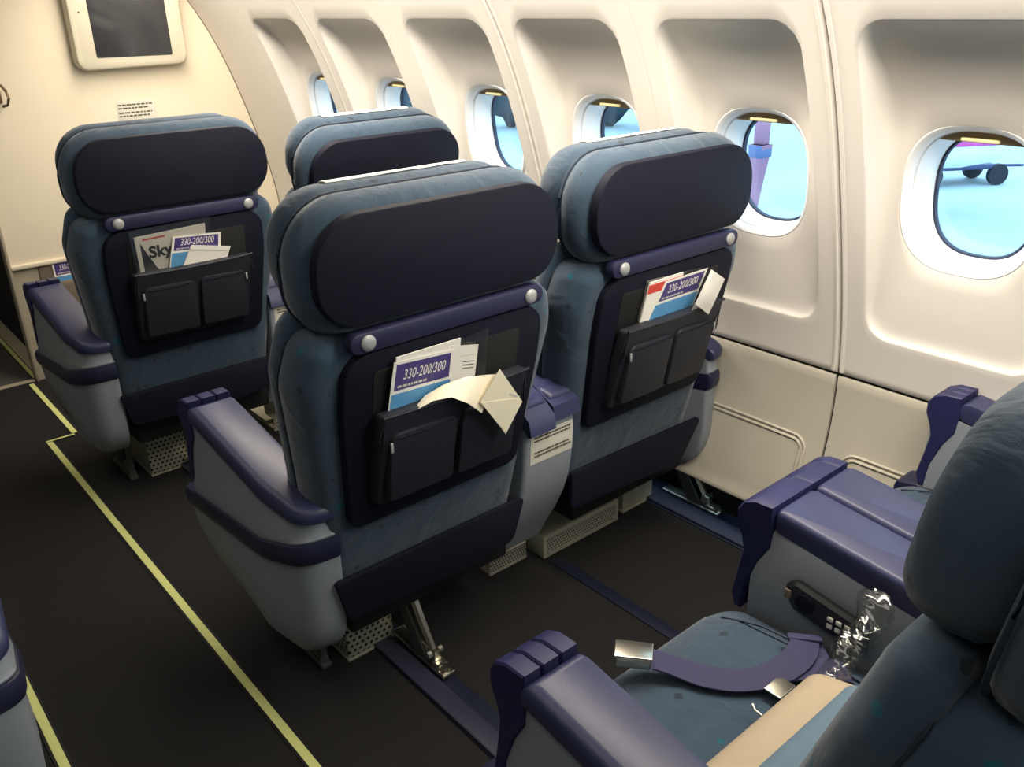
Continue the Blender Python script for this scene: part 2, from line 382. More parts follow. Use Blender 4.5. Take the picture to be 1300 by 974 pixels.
# ---- windows
WSRC = None
for i, k in enumerate([5, 4, 3, 2, 1, 0, -1]):
    yc = .779+.533*k; tx = taper(yc); nm = 'window_%d' % (i+1)
    xb = XP(ZC, yc); slope = (XP(ZC+.1, yc)-XP(ZC-.1, yc))/.2
    def rg(a, b, dx, n=2.7, N=64, zc=ZC):
        return [(xb+dx+slope*(b*math.sin(t)*rad_super(t, a, b, n)/b if False else rad_super(t, a, b, n)*math.sin(t)), yc+rad_super(t, a, b, n)*math.cos(t), zc+rad_super(t, a, b, n)*math.sin(t)) for t in [2*math.pi*q/N for q in range(N)]]
    g = G(); g.loft([rg(OA+.006, OB+.006, .010), rg(OA+.002, OB+.002, .001), rg(OA-.003, OB-.003, -.0015), rg(OA-.009, OB-.009, .002), rg(OA-.014, OB-.014, .014), rg(OA-.016, OB-.016, .020), rg(OA-.010, OB-.010, .021), rg(OA-.010, OB-.010, .025), rg(OA-.018, OB-.018, .027), rg(OA-.030, OB-.022, .060), rg(OA-.036, OB-.028, .085), rg(OA-.036, OB-.028, .098), rg(OA+.02, OB+.02, .098)], cap=False)
    wo = struct(g.obj(nm, REVEAL, None, 50))
    gk = G().loft([rg(OA-.034, OB-.026, .088), rg(OA-.041, OB-.033, .088), rg(OA-.043, OB-.035, .094), rg(OA-.041, OB-.033, .102), rg(OA-.034, OB-.026, .102)], cap=False).obj('gasket', GASK, wo, 40)
    N = 64; r0 = rg(OA-.040, OB-.032, .095)
    mk('outer_pane', r0 + [(x+.004, y, z) for x, y, z in r0], [tuple(range(N))[::-1], tuple(range(N, 2*N))] + [(q, (q+1) % N, N+(q+1) % N, N+q) for q in range(N)], GLASS, wo, 30)
    # pulled-up shade: lower edge with its handle
    zt = ZC+OB-.012
    pts = []
    zb = ZC+OB-.040
    for q in np.linspace(-1, 1, 15):
        y = yc+q*(OA-.03); pts.append((y, min(zt, ZC+(OB-.013)*(1-min(1, abs(q*(OA-.03))/(OA-.012))**2.7)**(1/2.7))))
    V = []; F = []
    for (y, z) in pts:
        for dx in (.028, .033): V += [(xb+dx+slope*(zb-ZC), y, min(zb, z)), (xb+dx+slope*(z-ZC), y, max(z, zb+.0005))]
    for q in range(len(pts)-1):
        a = q*4; b = a+4; F += [(a, b, b+1, a+1), (a+2, a+3, b+3, b+2), (a, a+2, b+2, b), (a+1, b+1, b+3, a+3)]
    sh = mk('shade', V, F, SHADE, wo, 30)
    hb = G().box(xb+.017+slope*(zb-ZC), xb+.028+slope*(zb-ZC), yc-.04, yc+.04, zb+.002, zb+.010, .003).obj('handle', SHADEH, sh, 40)

# ---- front bulkhead with its stepped kick panel
bf = bpy.data.objects.new('wall_front', None); COL.objects.link(bf); struct(bf)
zz = list(np.linspace(.53, 1.9, 40)); R_ = [(XW(z, YB)+.004, z) for z in zz]
poly = [(.705, .53)] + [(R_[0][0], .53)] + R_[1:] + [(.705, 1.9)]
n = len(poly); V = [(x, YB, z) for x, z in poly]+[(x, YB+.04, z) for x, z in poly]
mk('upper_panel', V, [tuple(range(n)), tuple(range(n, 2*n))[::-1]]+[(i, (i+1) % n, n+(i+1) % n, n+i) for i in range(n)], BULK, bf, 0)
G().box(.705, 2.03, YB-.014, YB+.04, .512, .532, .005).obj('ledge_trim', BULK, bf, 30)
G().box(.705, 1.98, YB+.006, YB+.04, 0, .512).obj('kick_panel', BLOW, bf, 0)
G().box(.694, .706, YB-.012, YB+.045, 0, 1.9, .003).obj('edge_trim', BLOW, bf, 30)
zz = list(np.linspace(.17, 1.85, 60))                       # dark joint where bulkhead meets sidewall
g = G(); g.loft([[(XW(z, YB)-.004, YB-.003, z), (XW(z, YB)+.01, YB-.003, z), (XW(z, YB)+.01, YB+.004, z), (XW(z, YB)-.004, YB+.004, z)] for z in zz]); g.obj('edge_gasket', BPOC, bf, 30)
# side of the forward monument, with a black recess
g = G(); g.box(.712, .76, YB+.045, 6.5, 0, 1.9); ws = struct(g.obj('wall_monument', BULK, None, 0))
P = [(YB+.06, .13), (YB+1.3, .13), (YB+1.3, .64), (YB+.06, .64)]
plate(P, [.02, .05, .12, .05], 0, .004, .002).map(lambda y, d, z: (.711-d, y, z)).obj('recess_panel', BLACK, ws, 30)

# ------------------------------------------------------------------ floor fittings
def strip_thing(name, label, cat, boxes, m, group=None, b=.001):
    x0, x1, y0, y1, h = boxes; cx, cy_ = (x0+x1)/2, (y0+y1)/2
    o = G().box(x0-cx, x1-cx, y0-cy_, y1-cy_, 0, h, b).obj(name, m, None, 30, (cx, cy_, .0003)); tag(o, label, cat, group); return o
PS = 'photoluminescent floor path strips'
def path_strip(label, x0, x1, y0, y1):
    o = strip_thing('path_strip', label, 'floor strip', (x0, x1, y0, y1, .003), GLOW, PS)
    cx, cy_ = (x0+x1)/2, (y0+y1)/2
    for s in (-1, 1):                     # black carrier rail either side
        if x1-x0 < y1-y0: G().box(s*(x1-x0)/2-(.006 if s < 0 else 0), s*(x1-x0)/2+(.006 if s > 0 else 0), y0-cy_, y1-cy_, 0, .0025).obj('carrier_rail', BLACK, o, 0)
        else: G().box(x0-cx, x1-cx, s*(y1-y0)/2-(.006 if s < 0 else 0), s*(y1-y0)/2+(.006 if s > 0 else 0), 0, .0025).obj('carrier_rail', BLACK, o, 0)
    return o
path_strip('long yellow glow strip along aisle beside the near seat pair', .5575, .5785, -1.2, 3.435)
path_strip('yellow glow strip on the left edge of the aisle', .143, .163, -1.2, 3.4)
path_strip('short yellow cross strip where the path line jogs beside front seat', .5575, .662, 3.44, 3.452)
path_strip('yellow glow strip beside front seat armrest, ending at the carpet edge', .656, .676, 3.458, 4.105)
path_strip('far yellow glow strip beyond the carpet edge by the bulkhead', .690, .710-.002, 4.18, 6.4)
strip_thing('threshold_strip', 'grey metal threshold across aisle where black carpet meets grey carpet', 'floor trim', (-.5, .69, YB, YB+.03, .006), BLOW)
def track(label, x0, x1, y0, y1, ridge):
    t = thing('seat_track_cover', label, 'track cover', ((x0+x1)/2, (y0+y1)/2, 0), 'seat track covers'); hx = (x1-x0)/2; hy = (y1-y0)/2
    G().box(-hx, hx, -hy, hy, .0003, .004, .001).obj('cover_base', TRKD, t, 30)
    if ridge: G().box(ridge[0]-(x0+x1)/2, ridge[1]-(x0+x1)/2, -hy, hy, .004, .013, .004).obj('cover_ridge', TRK, t, 30)
    return t
track('blue seat track cover on floor behind the aisle seat', .872, .968, -.9, 4.0, (.874, .926))
track('narrow dark blue track strip on floor between the two floor legs', 1.468, 1.508, -.9, 1.57, None)
track('wide blue seat track cover along the window wall', 1.94, 2.075, -.9, 4.0, (1.948, 2.02))

# ------------------------------------------------------------------ seats
def tl(x, y, z):  # recline of the lower back
    return (x, y+max(0, .93-z)*.19, z)
HEADP = [(-.312, .952), (.312, .952), (.316, 1.217), (-.316, 1.217)]; HEADR = [.10, .10, .125, .125]
BACKP = [(-.262, .30), (.262, .30), (.292, .62), (.325, .86), (.30, .958), (-.30, .958), (-.325, .86), (-.292, .62)]
BACKF = [(-.262, .30), (.262, .30), (.290, .62), (.322, .88), (.292, .988), (-.292, .988), (-.322, .88), (-.290, .62)]
BACKR = [.05, .05, .6, .12, .05, .05, .12, .6]
def seam_ring(P, R, d, y, tiltf=None, r=.003):
    pts = [(x, y, z) for x, z in round_poly(offset_poly(P, d), [max(q-d, .008) for q in R], 7)]; pts.append(pts[0])
    if tiltf: pts = [tiltf(*p) for p in pts]
    return G().tube(pts, r, 6)
SRC = {}
def part(key, maker, name, parent, m, loc=(0, 0, 0), smooth=40):
    if key in SRC: o = share(SRC[key], name, parent, loc)
    else:
        o = maker().obj(name, m, parent, smooth, loc); SRC[key] = o
    return o
def console_geo(x_in, x_out):
    """armrest console: x_in inner face, x_out outer (aisle) face, local y (rear small)"""
    s = 1 if x_out > x_in else -1; wd = abs(x_out-x_in); rc = min(.075, wd*.62)
    YR, YF = .050, .635
    def plan(yr, yf, o=0, rf=.015, yround=.15):
        P = [(x_in, yf+o), (x_in, yr-o), (x_out-s*wd*.2+s*o, yr-o*.5+.012), (x_out+s*o, yr+yround), (x_out+s*o, yf+o)]
        return round_poly(P, [.006, .012, rc*.9, .25, rf], 5)
    def band_lo(y): return interp([(.04, .476), (.15, .446), (.3, .41), (.53, .385), (.68, .372)], y)
    def band_hi(y): return interp([(.04, .530), (.10, .512), (.29, .458), (.53, .428), (.66, .428)], y)
    def pad_lo(y): return interp([(.03, .568), (.08, .570), (.17, .580), (.3, .606), (.45, .632), (.6, .640)], y)
    def pad_hi(y): return interp([(.03, .602), (.07, .606), (.17, .624), (.3, .646), (.42, .662), (.54, .682), (.6, .686)], y)
    def between(lo, hi, outs, yr, yf, rf=.015):
        g = G(); rings = []
        for t, o in outs: rings.append([(x, y, lo(y)*(1-t)+hi(y)*t) for x, y in plan(yr, yf, o, rf)])
        return g.loft(rings)
    out = {}
    # lower body
    g = G(); rings = []
    for z, yr, yf, o in ((.200, .13, .30, -.022), (.208, .10, .315, -.008), (.235, .08, .335, -.002), (.252, .07, .40, 0), (.275, .062, .52, .002), (.30, .058, .58, .003), (.33, .054, .625, .003)):
        rings.append([(x, y, z) for x, y in plan(yr, yf, o, .03)])
    rings.append([(x, y, band_lo(y)) for x, y in plan(YR, YF+.02, .001, .02)])
    out['lower_shell'] = g.loft(rings)
    out['bumper_band'] = between(band_lo, band_hi, ((0, .001), (.06, .007), (.3, .011), (.7, .011), (.94, .007), (1, .001)), YR, YF+.01, .02)
    out['upper_shell'] = between(band_hi, pad_lo, ((0, .002), (.1, .004), (.25, -.001), (1, -.003)), YR, .60)
    out['armrest_pad'] = between(pad_lo, pad_hi, ((0, -.002), (.12, .004), (.45, .006), (.75, .003), (.92, -.004), (1.0, -.014)), YR-.008, .535, .004)
    # nose cap : S-shaped side profile, in strips
    prof = [(.537, .690), (.575, .688), (.600, .676), (.612, .655), (.611, .630), (.598, .600), (.592, .575), (.598, .53), (.608, .47), (.60, .44), (.585, .44), (.580, .50), (.560, .56), (.538, .60), (.535, .64)]
    g = G(); k = 3 if wd < .15 else 2; a, b = min(x_in, x_out)-.003, max(x_in, x_out)+.003
    cuts = [a+(b-a)*q/k for q in range(k+1)]
    for q in range(k):
        g.loft([[(x, y*0+y+(dd*.0), z) for y, z in (offset_poly(prof, dd))] for x, dd in ((cuts[q]+.001, .003), (cuts[q]+.004, 0), (cuts[q+1]-.004, 0), (cuts[q+1]-.001, .003))])
    out['nose_cap'] = g
    return out
MATC = {'lower_shell': GREY, 'bumper_band': BAND, 'upper_shell': GREY, 'armrest_pad': PAD, 'nose_cap': NOSE}
def console_bracket(x, s):
    g = G(); g.box(x-.012, x+.012, .18, .34, .012, .03, .002); g.box(x-.010, x+.010, .30, .34, .012, .22, .002)
    g.add([(x-.008, .18, .03), (x+.008, .18, .03), (x+.008, .20, .03), (x-.008, .20, .03), (x-.008, .15, .23), (x+.008, .15, .23), (x+.008, .175, .23), (x-.008, .175, .23)], [(0, 1, 2, 3), (4, 5, 6, 7), (0, 1, 5, 4), (1, 2, 6, 5), (2, 3, 7, 6), (3, 0, 4, 7)])
    g.box(x-.014, x+.014, .17, .36, 0, .014, .003)
    return g.map(lambda a, b, c: (a, b+.10, c))
RECL = {'headrest_back', 'headrest_front', 'headrest_panel', 'backrest_shell', 'backrest_front', 'mounting_bar', 'back_panel', 'literature_pocket', 'rear_skirt'}
RECL |= {'headrest_cover'}
def back_matrix(bx, recline=0, k=.965):
    return Matrix.Translation((0, .12, .40)) @ Matrix.Rotation(math.radians(recline), 4, 'X') @ Matrix.Translation((bx, -.12-1.343*(1-k), -.40+1.529*(1-k))) @ Matrix.Scale(k, 4)
def seat(label, cx, ybar, side, bx=0, group='blue airliner seats', cover=True, strut=True, recline=0, bracket=True, k=.965):
    t = thing('airliner_seat', label, 'seat', (cx, ybar, 0), group)
    h = part('headr', lambda: pillow(HEADP, HEADR, ((.10, .006), (.055, .004), (.03, .012), (.010, .032), (0, .06), (.004, .088), (.02, .104), (.06, .11)), 9), 'headrest_back', t, FAB)
    h2 = part('headf', lambda: pillow([(-.292, .985), (.292, .985), (.298, 1.220), (-.298, 1.220)], [.09, .09, .12, .12], ((.06, .10), (.018, .106), (.004, .124), (0, .145), (.002, .170), (.008, .188), (.018, .197), (.030, .192), (.038, .174), (.042, .161), (.06, .158), (.085, .162)), 9), 'headrest_front', t, FAB)
    part('headpipe', lambda: seam_ring(HEADP, HEADR, .004, .097), 'piping', h, PIPE)
    part('hp', lambda: plate([(-.293, .982), (.293, .982), (.293, 1.193), (-.293, 1.193)], [.085, .085, .105, .105], -.012, .012, .006, 9), 'headrest_panel', t, DARK)
    b = part('backr', lambda: pillow(BACKP, BACKR, ((.05, .012), (.024, .015), (.008, .032), (0, .056), (-.004, .085), (-.004, .112), (.006, .13), (.05, .132)), 12).map(tl), 'backrest_shell', t, FAB, smooth=70)
    b2 = part('backf', lambda: pillow(BACKF, BACKR, ((.05, .112), (.008, .114), (-.004, .124), (-.008, .14), (-.004, .160), (.012, .180), (.04, .190), (.08, .192), (.12, .188), (.16, .184)), 12).map(tl), 'backrest_front', t, FAB, smooth=70)
    for sx in (-1, 1):
        part('fseam%d' % sx, lambda: G().tube([tl(sx*(.20-.10*(q/10-.3)**2), .1895, .36+.058*q) for q in range(11)], .0022, 5), 'seam', b2, PIPE)
    part('backpipe', lambda: seam_ring(BACKP, BACKR, -.002, .120, tl, .0022), 'piping', b, PIPE)
    br = part('bar', lambda: plate([(-.242, .930), (.242, .930), (.242, .972), (-.242, .972)], [.021]*4, -.018, .008, .005), 'mounting_bar', t, NAVY)
    for sx in (-1, 1):
        part('screw', lambda: G().loft([[(r*math.cos(q), y, r*math.sin(q)) for q in [2*math.pi*k/18 for k in range(18)]] for r, y in ((.016, 0), (.016, -.003), (.013, -.006), (.006, -.0075))]), 'screw', br, SCREW, (sx*.204, -.018, .951))
    pn = part('panel', lambda: pillow([(-.232, .502), (.232, .502), (.256, .80), (.25, .926), (-.25, .926), (-.256, .80)], [.035, .035, .5, .06, .06, .5], ((.004, -.010), (.0015, -.0085), (0, -.005), (0, .02)), 6).map(tl), 'back_panel', t, DARK)
    part('recess', lambda: plate([(-.188, .70), (.188, .70), (.188, .882), (-.188, .882)], [.01]*4, -.0115, -.009, .0005).map(tl), 'opening_shade_plate', pn, BLACK)  # raised black plate; shade of the pocket opening put into its colour
    pk = part('pocket', lambda: pocket_geo(), 'literature_pocket', t, LEATH)
    for key, (x0, x1) in (('pl', (-.170, -.004)), ('pr', (.010, .165))):
        fl = part(key, lambda: pillow([(x0, .575), (x1, .575), (x1, .738), (x0, .745)], [.012, .012, .02, .02], ((.006, -.058), (.002, -.057), (0, -.053), (0, -.040)), 4).map(tl), 'zip_pocket', pk, LEATH)
        part(key+'z', lambda: G().tube([tl(x0+.012+(x1-x0-.024)*q/8, -.058, .735-.003*math.sin(math.pi*q/8)) for q in range(9)], .0022, 6), 'zip', fl, SCREW if key == 'px' else DARK)
        part(key+'t', lambda: G().box(-.003, .003, -.002, .002, -.022, 0, .001), 'zip_pull', fl, SCREW, tl((x0 if key == 'pl' else x1)-.003, -.060, .73))
    SKP = [(-.25, .262), (.10, .245), (.235, .262), (.275, .375), (-.275, .375)] if side == 'L' else [(-.262, .262), (.08, .245), (.185, .222), (.292, .366), (-.262, .378)]
    sk = part('skirt'+side, lambda: plate(SKP, [.02, .2, .03, .012, .008], .088, .10, .003), 'rear_skirt', t, DARK)
    part('base', lambda: G().box(-.235, .235, .115, .60, .20, .30, .01), 'seat_base', t, BLACK)
    cu = part('cush', lambda: cushion_geo(), 'seat_cushion', t, FAB)
    for sx in (-1, 1): part('cushpipe%d' % sx, lambda: cushion_pipe(sx*.185), 'piping', cu, PIPE)
    if cover: part('cover', lambda: cover_geo(), 'headrest_cover', t, WHITE, smooth=60)
    if side:
        xi, xo = {'L': (-.270, -.372), 'R': (.255, .342)}[side]
        cg = console_geo(xi, xo)
        for nm, gg in cg.items(): part('con'+side+nm, lambda: gg, nm, t, MATC[nm])
        if bracket: part('brk'+side, lambda: console_bracket(-.235 if side == 'L' else .265, 1), 'floor_bracket', t, BRK)
    if strut:
        x = -.03 if side == 'L' else .355
        def sg():
            g = G(); g.tube([(0, .092, .050), (0, .14, .12), (0, .20, .225), (0, .235, .26)], [.009, .011, .012, .012], 6); return g
        so = part('strut', sg, 'floor_strut', t, METAL, (x, 0, 0))
        def ft():
            g = G(); g.box(-.016, .016, .052, .086, .014, .034, .004); g.tube([(-.022, .09, .05), (.022, .09, .05)], .009, 8); g.box(-.011, .011, .075, .105, .03, .06, .003)
            g.tube([(0, .045, .014), (0, .045, .036)], .011, 6); g.box(-.02, .02, .03, .26, .012, .022, .003); return g
        part('strutfoot', ft, 'strut_foot', so, METAL)
        def sg2():
            g = G(); g.add([(-.003, .10, .022), (-.003, .16, .022), (-.003, .26, .20), (-.003, .23, .20), (.003, .10, .022), (.003, .16, .022), (.003, .26, .20), (.003, .23, .20)], [(0, 1, 2, 3), (4, 7, 6, 5), (0, 4, 5, 1), (1, 5, 6, 2), (2, 6, 7, 3), (3, 7, 4, 0)]); return g
        part('strutplate', sg2, 'strut_plate', so, BRK, (-.012, 0, 0))
    M = back_matrix(bx, recline, k)
    for c in t.children:
        if c.name.split('.')[0] in RECL: c.matrix_local = M @ c.matrix_local
    return t
def pocket_geo():
    P = [(-.188, .555), (.178, .555), (.190, .79), (-.190, .79)]
    g = pillow(P, [.02, .02, .008, .008], ((.012, -.044), (.004, -.043), (0, -.036), (0, -.012)), 4)
    g.map(lambda x, y, z: (x, y-(.010*sm(.7, .79, z))+.012*sm(.62, .555, z), z))
    g.tube([(-.19+.38*q/16, -.052, .79-.006*math.sin(math.pi*q/16)) for q in range(17)], .004, 6)
    for sx in (-1, 1): g.tube([(sx*.186, -.048, .78), (sx*.192, -.046, .74), (sx*.190, -.05, .70), (sx*.186, -.05, .735), (sx*.184, -.05, .77)], .0022, 5)
    return g.map(tl)
def cushion_geo():
    P = [(-.252, .16), (.252, .16), (.252, .655), (-.252, .655)]
    rings = []
    for d, z in ((.03, .30), (.006, .308), (0, .335), (0, .40), (.004, .43), (.018, .452), (.045, .464), (.08, .468), (.13, .466), (.18, .462)):
        rings.append([(x, y, z-.035*sm(.5, .66, y)*sm(.40, .468, z)+.012*sm(.16, .24, abs(x))*sm(.42, .46, z)) for x, y in round_poly(offset_poly(P, d), [max(.07-d, .01)]*4, 6)])
    return G().loft(rings)
def cushion_pipe(x0):
    g = G()
    if True:
        g.tube([(x0+.02*math.sin(q/11*3), .19+.46*q/11, .4705-.0345*sm(.5, .66, .19+.46*q/11)-.004*sm(.6, .65, .19+.46*q/11)) for q in range(11)], .0022, 5)
    return g
def cover_geo():
    V = []; F = []; nx = 13; prof = ((.146, 1.2205), (.150, 1.2218), (.155, 1.2218), (.168, 1.2205), (.190, 1.209), (.207, 1.182), (.209, 1.13))
    rnd = random.Random(3)
    for i in range(nx):
        x = -.17+.34*i/(nx-1); e = rnd.uniform(-.002, .002)
        for j, (y, z) in enumerate(prof): V.append((x, y+(e if j == 0 else 0), z+(abs(e) if j == 0 else 0)))
    m = len(prof)
    for i in range(nx-1):
        for j in range(m-1): F.append((i*m+j, (i+1)*m+j, (i+1)*m+j+1, i*m+j+1))
    n = len(V); V2 = V+[(x, y*.0+y, z+.0018) for x, y, z in V]
    F2 = F+[tuple(n+q for q in f)[::-1] for f in F]
    for i in range(nx-1):
        for j in (0, m-1): F2.append((i*m+j, (i+1)*m+j, n+(i+1)*m+j, n+i*m+j))
    for j in range(m-1):
        for i in (0, nx-1): F2.append((i*m+j, i*m+j+1, n+i*m+j+1, n+i*m+j))
    return G().add(V2, F2)
YA = 1.345
CA1, CA2, CB1, CB2, CC1, CC2 = .980, 1.685, .950, 1.640, .972, 1.675
YBR, YC = YA+1.30, YA-1.19
A1 = seat('blue seat in the middle of the view with a white paper drooping from its pocket', CA1, YA, 'L', -.034)
A2 = seat('blue window seat right of the middle seat, crumpled white packet in its pocket', CA2, YA, 'R', -.059)
B1 = seat('blue aisle seat nearest the bulkhead screen, magazine in its pocket', CB1, YBR, 'L', -.018, cover=False)
B2 = seat('blue front-row window seat, mostly hidden behind the middle seat', CB2, YBR, 'R', -.070, recline=12.5)
C1 = seat('blue aisle seat at lower right with unbuckled belt on its cushion', CC1, YC, 'L', -.012, cover=False, recline=7.5, k=1)
C2 = seat('blue window seat at far right, only cushion and armrest showing', CC2, YC, 'R', -.05, cover=False, recline=7.5, k=1)
D1 = seat('seat across the aisle at lower left, only its grey armrest showing', -.232, YA-.02, 'R', -.05, cover=False, strut=False, bracket=False)

# ---- centre consoles between seats
def centre_console(label, cx, ybar, sticker=True, z=0):
    t = thing('centre_console', label, 'armrest console', (cx, ybar, z), 'centre consoles between seats')
    def body():
        rp = [(.16, .215), (.22, .185), (.28, .15), (.34, .122), (.40, .103), (.46, .094), (.52, .090), (.575, .092), (.60, .10)]
        rings = []
        for z, yr in rp:
            o = .082; yf = .60
            if z < .30: yf = .40+(z-.16)/.14*.15
            rings.append([(x, y, z) for x, y in round_poly([(o, yf), (-o, yf), (-o, yr), (o, yr)], [.01, .01, .012, .012], 4)])
        return G().loft(rings)
    part('ccbody', body, 'console_shell', t, GREY)
    def side():
        g = G(); g.box(-.122, .076, .26, .575, .30, .638, .006); return g
    part('ccside', side, 'side_shell', t, GREY)
    for s in (-1, 1):
        def pad(s=s):
            g = G(); x0, x1 = (.003, .125) if s > 0 else (-.125, -.003); rings = []
            for t_, d in ((0, .002), (.15, 0), (.8, 0), (.93, .0025), (1, .008)):
                rings.append([(x, y, (.640-.06*sm(.3, .08, y))*(1-t_)+(.685-.028*sm(.45, .1, y)-.02*sm(.2, .09, y))*t_) for x, y in round_poly(offset_poly([(x0, .10), (x1, .10), (x1, .535), (x0, .535)], d), [.012]*4, 4)])
            return G().loft(rings)
        part('ccpad%d' % s, pad, 'armrest_pad', t, PAD)
    # rear ends of the pads fold down towards the shell
    def rear():
        g = G()
        for x0, x1, z0, y0 in ((-.084, -.004, .566, .066), (.0, .084, .580, .074)):
            g.loft([[(x, y, z) for y, z in ((y0, z0), (y0+.012, z0-.004), (.16, .640), (.16, .652), (y0+.05, .636), (y0+.008, z0+.036))] for x in (x0, x1)])
        return g
    part('ccrear', rear, 'pad_end_cap', t, PAD)
    def nose():
        prof = [(.537, .690), (.575, .688), (.600, .676), (.612, .655), (.611, .630), (.598, .600), (.592, .575), (.598, .53), (.608, .47), (.60, .44), (.585, .44), (.580, .50), (.560, .56), (.538, .60), (.535, .64)]
        g = G()
        for a, b in ((-.128, .004), (.0055, .096), (.0975, .128)):
            g.loft([[(x, y, z) for y, z in offset_poly(prof, dd)] for x, dd in ((a, .003), (a+.004, 0), (b-.004, 0), (b, .003))])
        return g
    part('ccnose', nose, 'nose_cap', t, NOSE)
    if sticker:
        def st():
            g = G(); rings = []
            for z in (.475, .50, .53, .556):
                yr = interp([(.46, .094), (.52, .090), (.575, .092)], z); rings.append([(-.066, yr-.0012, z), (.074, yr-.0012, z), (.074, yr+.001, z), (-.066, yr+.001, z)])
            return g.loft(rings)
        sk = part('ccstick', st, 'instruction_label', t, STICK)
        def lines():
            g = G(); rnd = random.Random(5)
            for z in (.546, .537, .506, .497):
                x = -.055
                while x < .06:
                    wl = rnd.uniform(.005, .016); g.box(x, min(x+wl, .066), .0875, .0886, z-.0018, z+.0018); x += wl+.003
            return g
        part('cclines', lines, 'printed_text', sk, INKB, smooth=0)['kind'] = 'stuff'
    return t
centre_console('grey centre console with instruction label, between the two nearer seat backs', 1.282, YA-.068, z=.03)
centre_console('grey centre console between front-row seats, glimpsed past the middle seat', 1.275, YBR-.06, z=.03)
centre_console('wide blue double armrest at lower right holding the handset', 1.345, YC+.02, False)

# ---- boxes on the floor under the seats
def leg_box(label, x0, x1, y0, h, d, m):
    t = thing('equipment_box', label, 'equipment box', ((x0+x1)/2, y0, 0), 'grey boxes under the seats'); hx = (x1-x0)/2
    G().box(-hx, hx, 0, d, .005, h, .004).obj('housing', m, t, 30); G().box(-hx-.003, hx+.003, -.003, d, 0, .005).obj('foot_flange', BOXG, t, 0); return t
leg_box('perforated grey box under the middle aisle seat', .800, .935, 1.60, .185, .3, PERF)
leg_box('perforated grey box under the front aisle seat', .770, .905, 2.90, .185, .3, PERF)
leg_box('plain grey upright box under the near window seat', 1.832, 1.975, 1.61, .19, .22, BOXG)
def duct(label, x0, x1, y0, d, h):
    t = thing('floor_duct', label, 'duct', ((x0+x1)/2, y0, 0), 'grey floor ducts'); hx = (x1-x0)/2
    G().box(-hx, hx, 0, d, .003, h, .003).obj('duct_cover', BOXG, t, 30)
    G().box(-hx+.012, hx-.012, -.0012, .0, .018, h-.012).obj('vent_grille', PERF2, t, 0)
    for x in (-hx+.02, .0, hx-.02):
        G().loft([[(x+r*math.cos(q), y, .02+r*math.sin(q)) for q in [2*math.pi*k/10 for k in range(10)]] for r, y in ((.007, -.001), (.007, -.003), (.004, -.005))]).obj('screw', SCREW, t, 30)
    return t
duct('long grey floor duct with vent grille under the near window seat', 1.462, 1.785, 1.588, .15, .082)
def step_duct(label, x0, x1, y0):
    t = thing('stepped_bracket', label, 'bracket', ((x0+x1)/2, y0, 0), 'stepped perforated floor brackets'); hx = (x1-x0)/2
    G().box(-hx, hx, 0, .004, .008, .052, .001).obj('front_plate', PERF2, t, 0)
    G().box(-hx, hx, 0, .075, .052, .057, .001).obj('step_plate', BOXG, t, 30)
    G().box(-hx, hx, .071, .075, .057, .14, .001).obj('rear_plate', PERF2, t, 0)
    G().box(-hx, hx, .073, .30, 0, .02, .001).obj('base_plate', BOXG, t, 0); G().box(-hx, hx, 0, .075, 0, .008).obj('foot', BOXG, t, 0)
    return t
step_duct('small stepped perforated bracket beside the long floor duct', 1.292, 1.434, 1.635)
step_duct('small stepped perforated bracket seen past the front aisle seat', 1.262, 1.402, 2.93)

# ------------------------------------------------------------------ things in the seat pockets
def on_back(cx, ybar, off, bx, par):
    # the sheet nearer to the pocket mouth (larger d) stands further out from the back
    M = back_matrix(bx)
    def f(x, z, d=0):
        q = max(0, d-.012); p = M @ Vector(tl(x-par*q, off-d, z+.42*q)); return (cx+p.x, ybar+p.y, p.z)
    return f
def sheet(name, pts, f, m, parent=None, th=.0012, origin=None):
    """flat card with corners (x,z) on the back plane"""
    n = len(pts); o = origin or (0, 0, 0)
    V = [tuple(a-b for a, b in zip(f(x, z, th), o)) for x, z in pts]+[tuple(a-b for a, b in zip(f(x, z), o)) for x, z in pts]
    return mk(name, V, [tuple(range(n)), tuple(range(n, 2*n))[::-1]]+[(i, (i+1) % n, n+(i+1) % n, n+i) for i in range(n)], m, parent, 0)
def plane_matrix(f, x, z, ang, d, origin):
    p = Vector(f(x, z, d))-Vector(origin)
    ux = Vector((1, 0, 0)); uz = (Vector(f(x, z+.05))-Vector(f(x, z))).normalized()
    a = ux*math.cos(ang)+uz*math.sin(ang); b = -ux*math.sin(ang)+uz*math.cos(ang); c = a.cross(b)
    return Matrix(((a.x, b.x, c.x, p.x), (a.y, b.y, c.y, p.y), (a.z, b.z, c.z, p.z), (0, 0, 0, 1)))
def bil(q, u, v):   # TL,TR,BR,BL
    (ax, az), (bx, bz), (cx, cz), (dx, dz) = q
    return ((ax*(1-u)+bx*u)*(1-v)+(dx*(1-u)+cx*u)*v, (az*(1-u)+bz*u)*(1-v)+(dz*(1-u)+cz*u)*v)
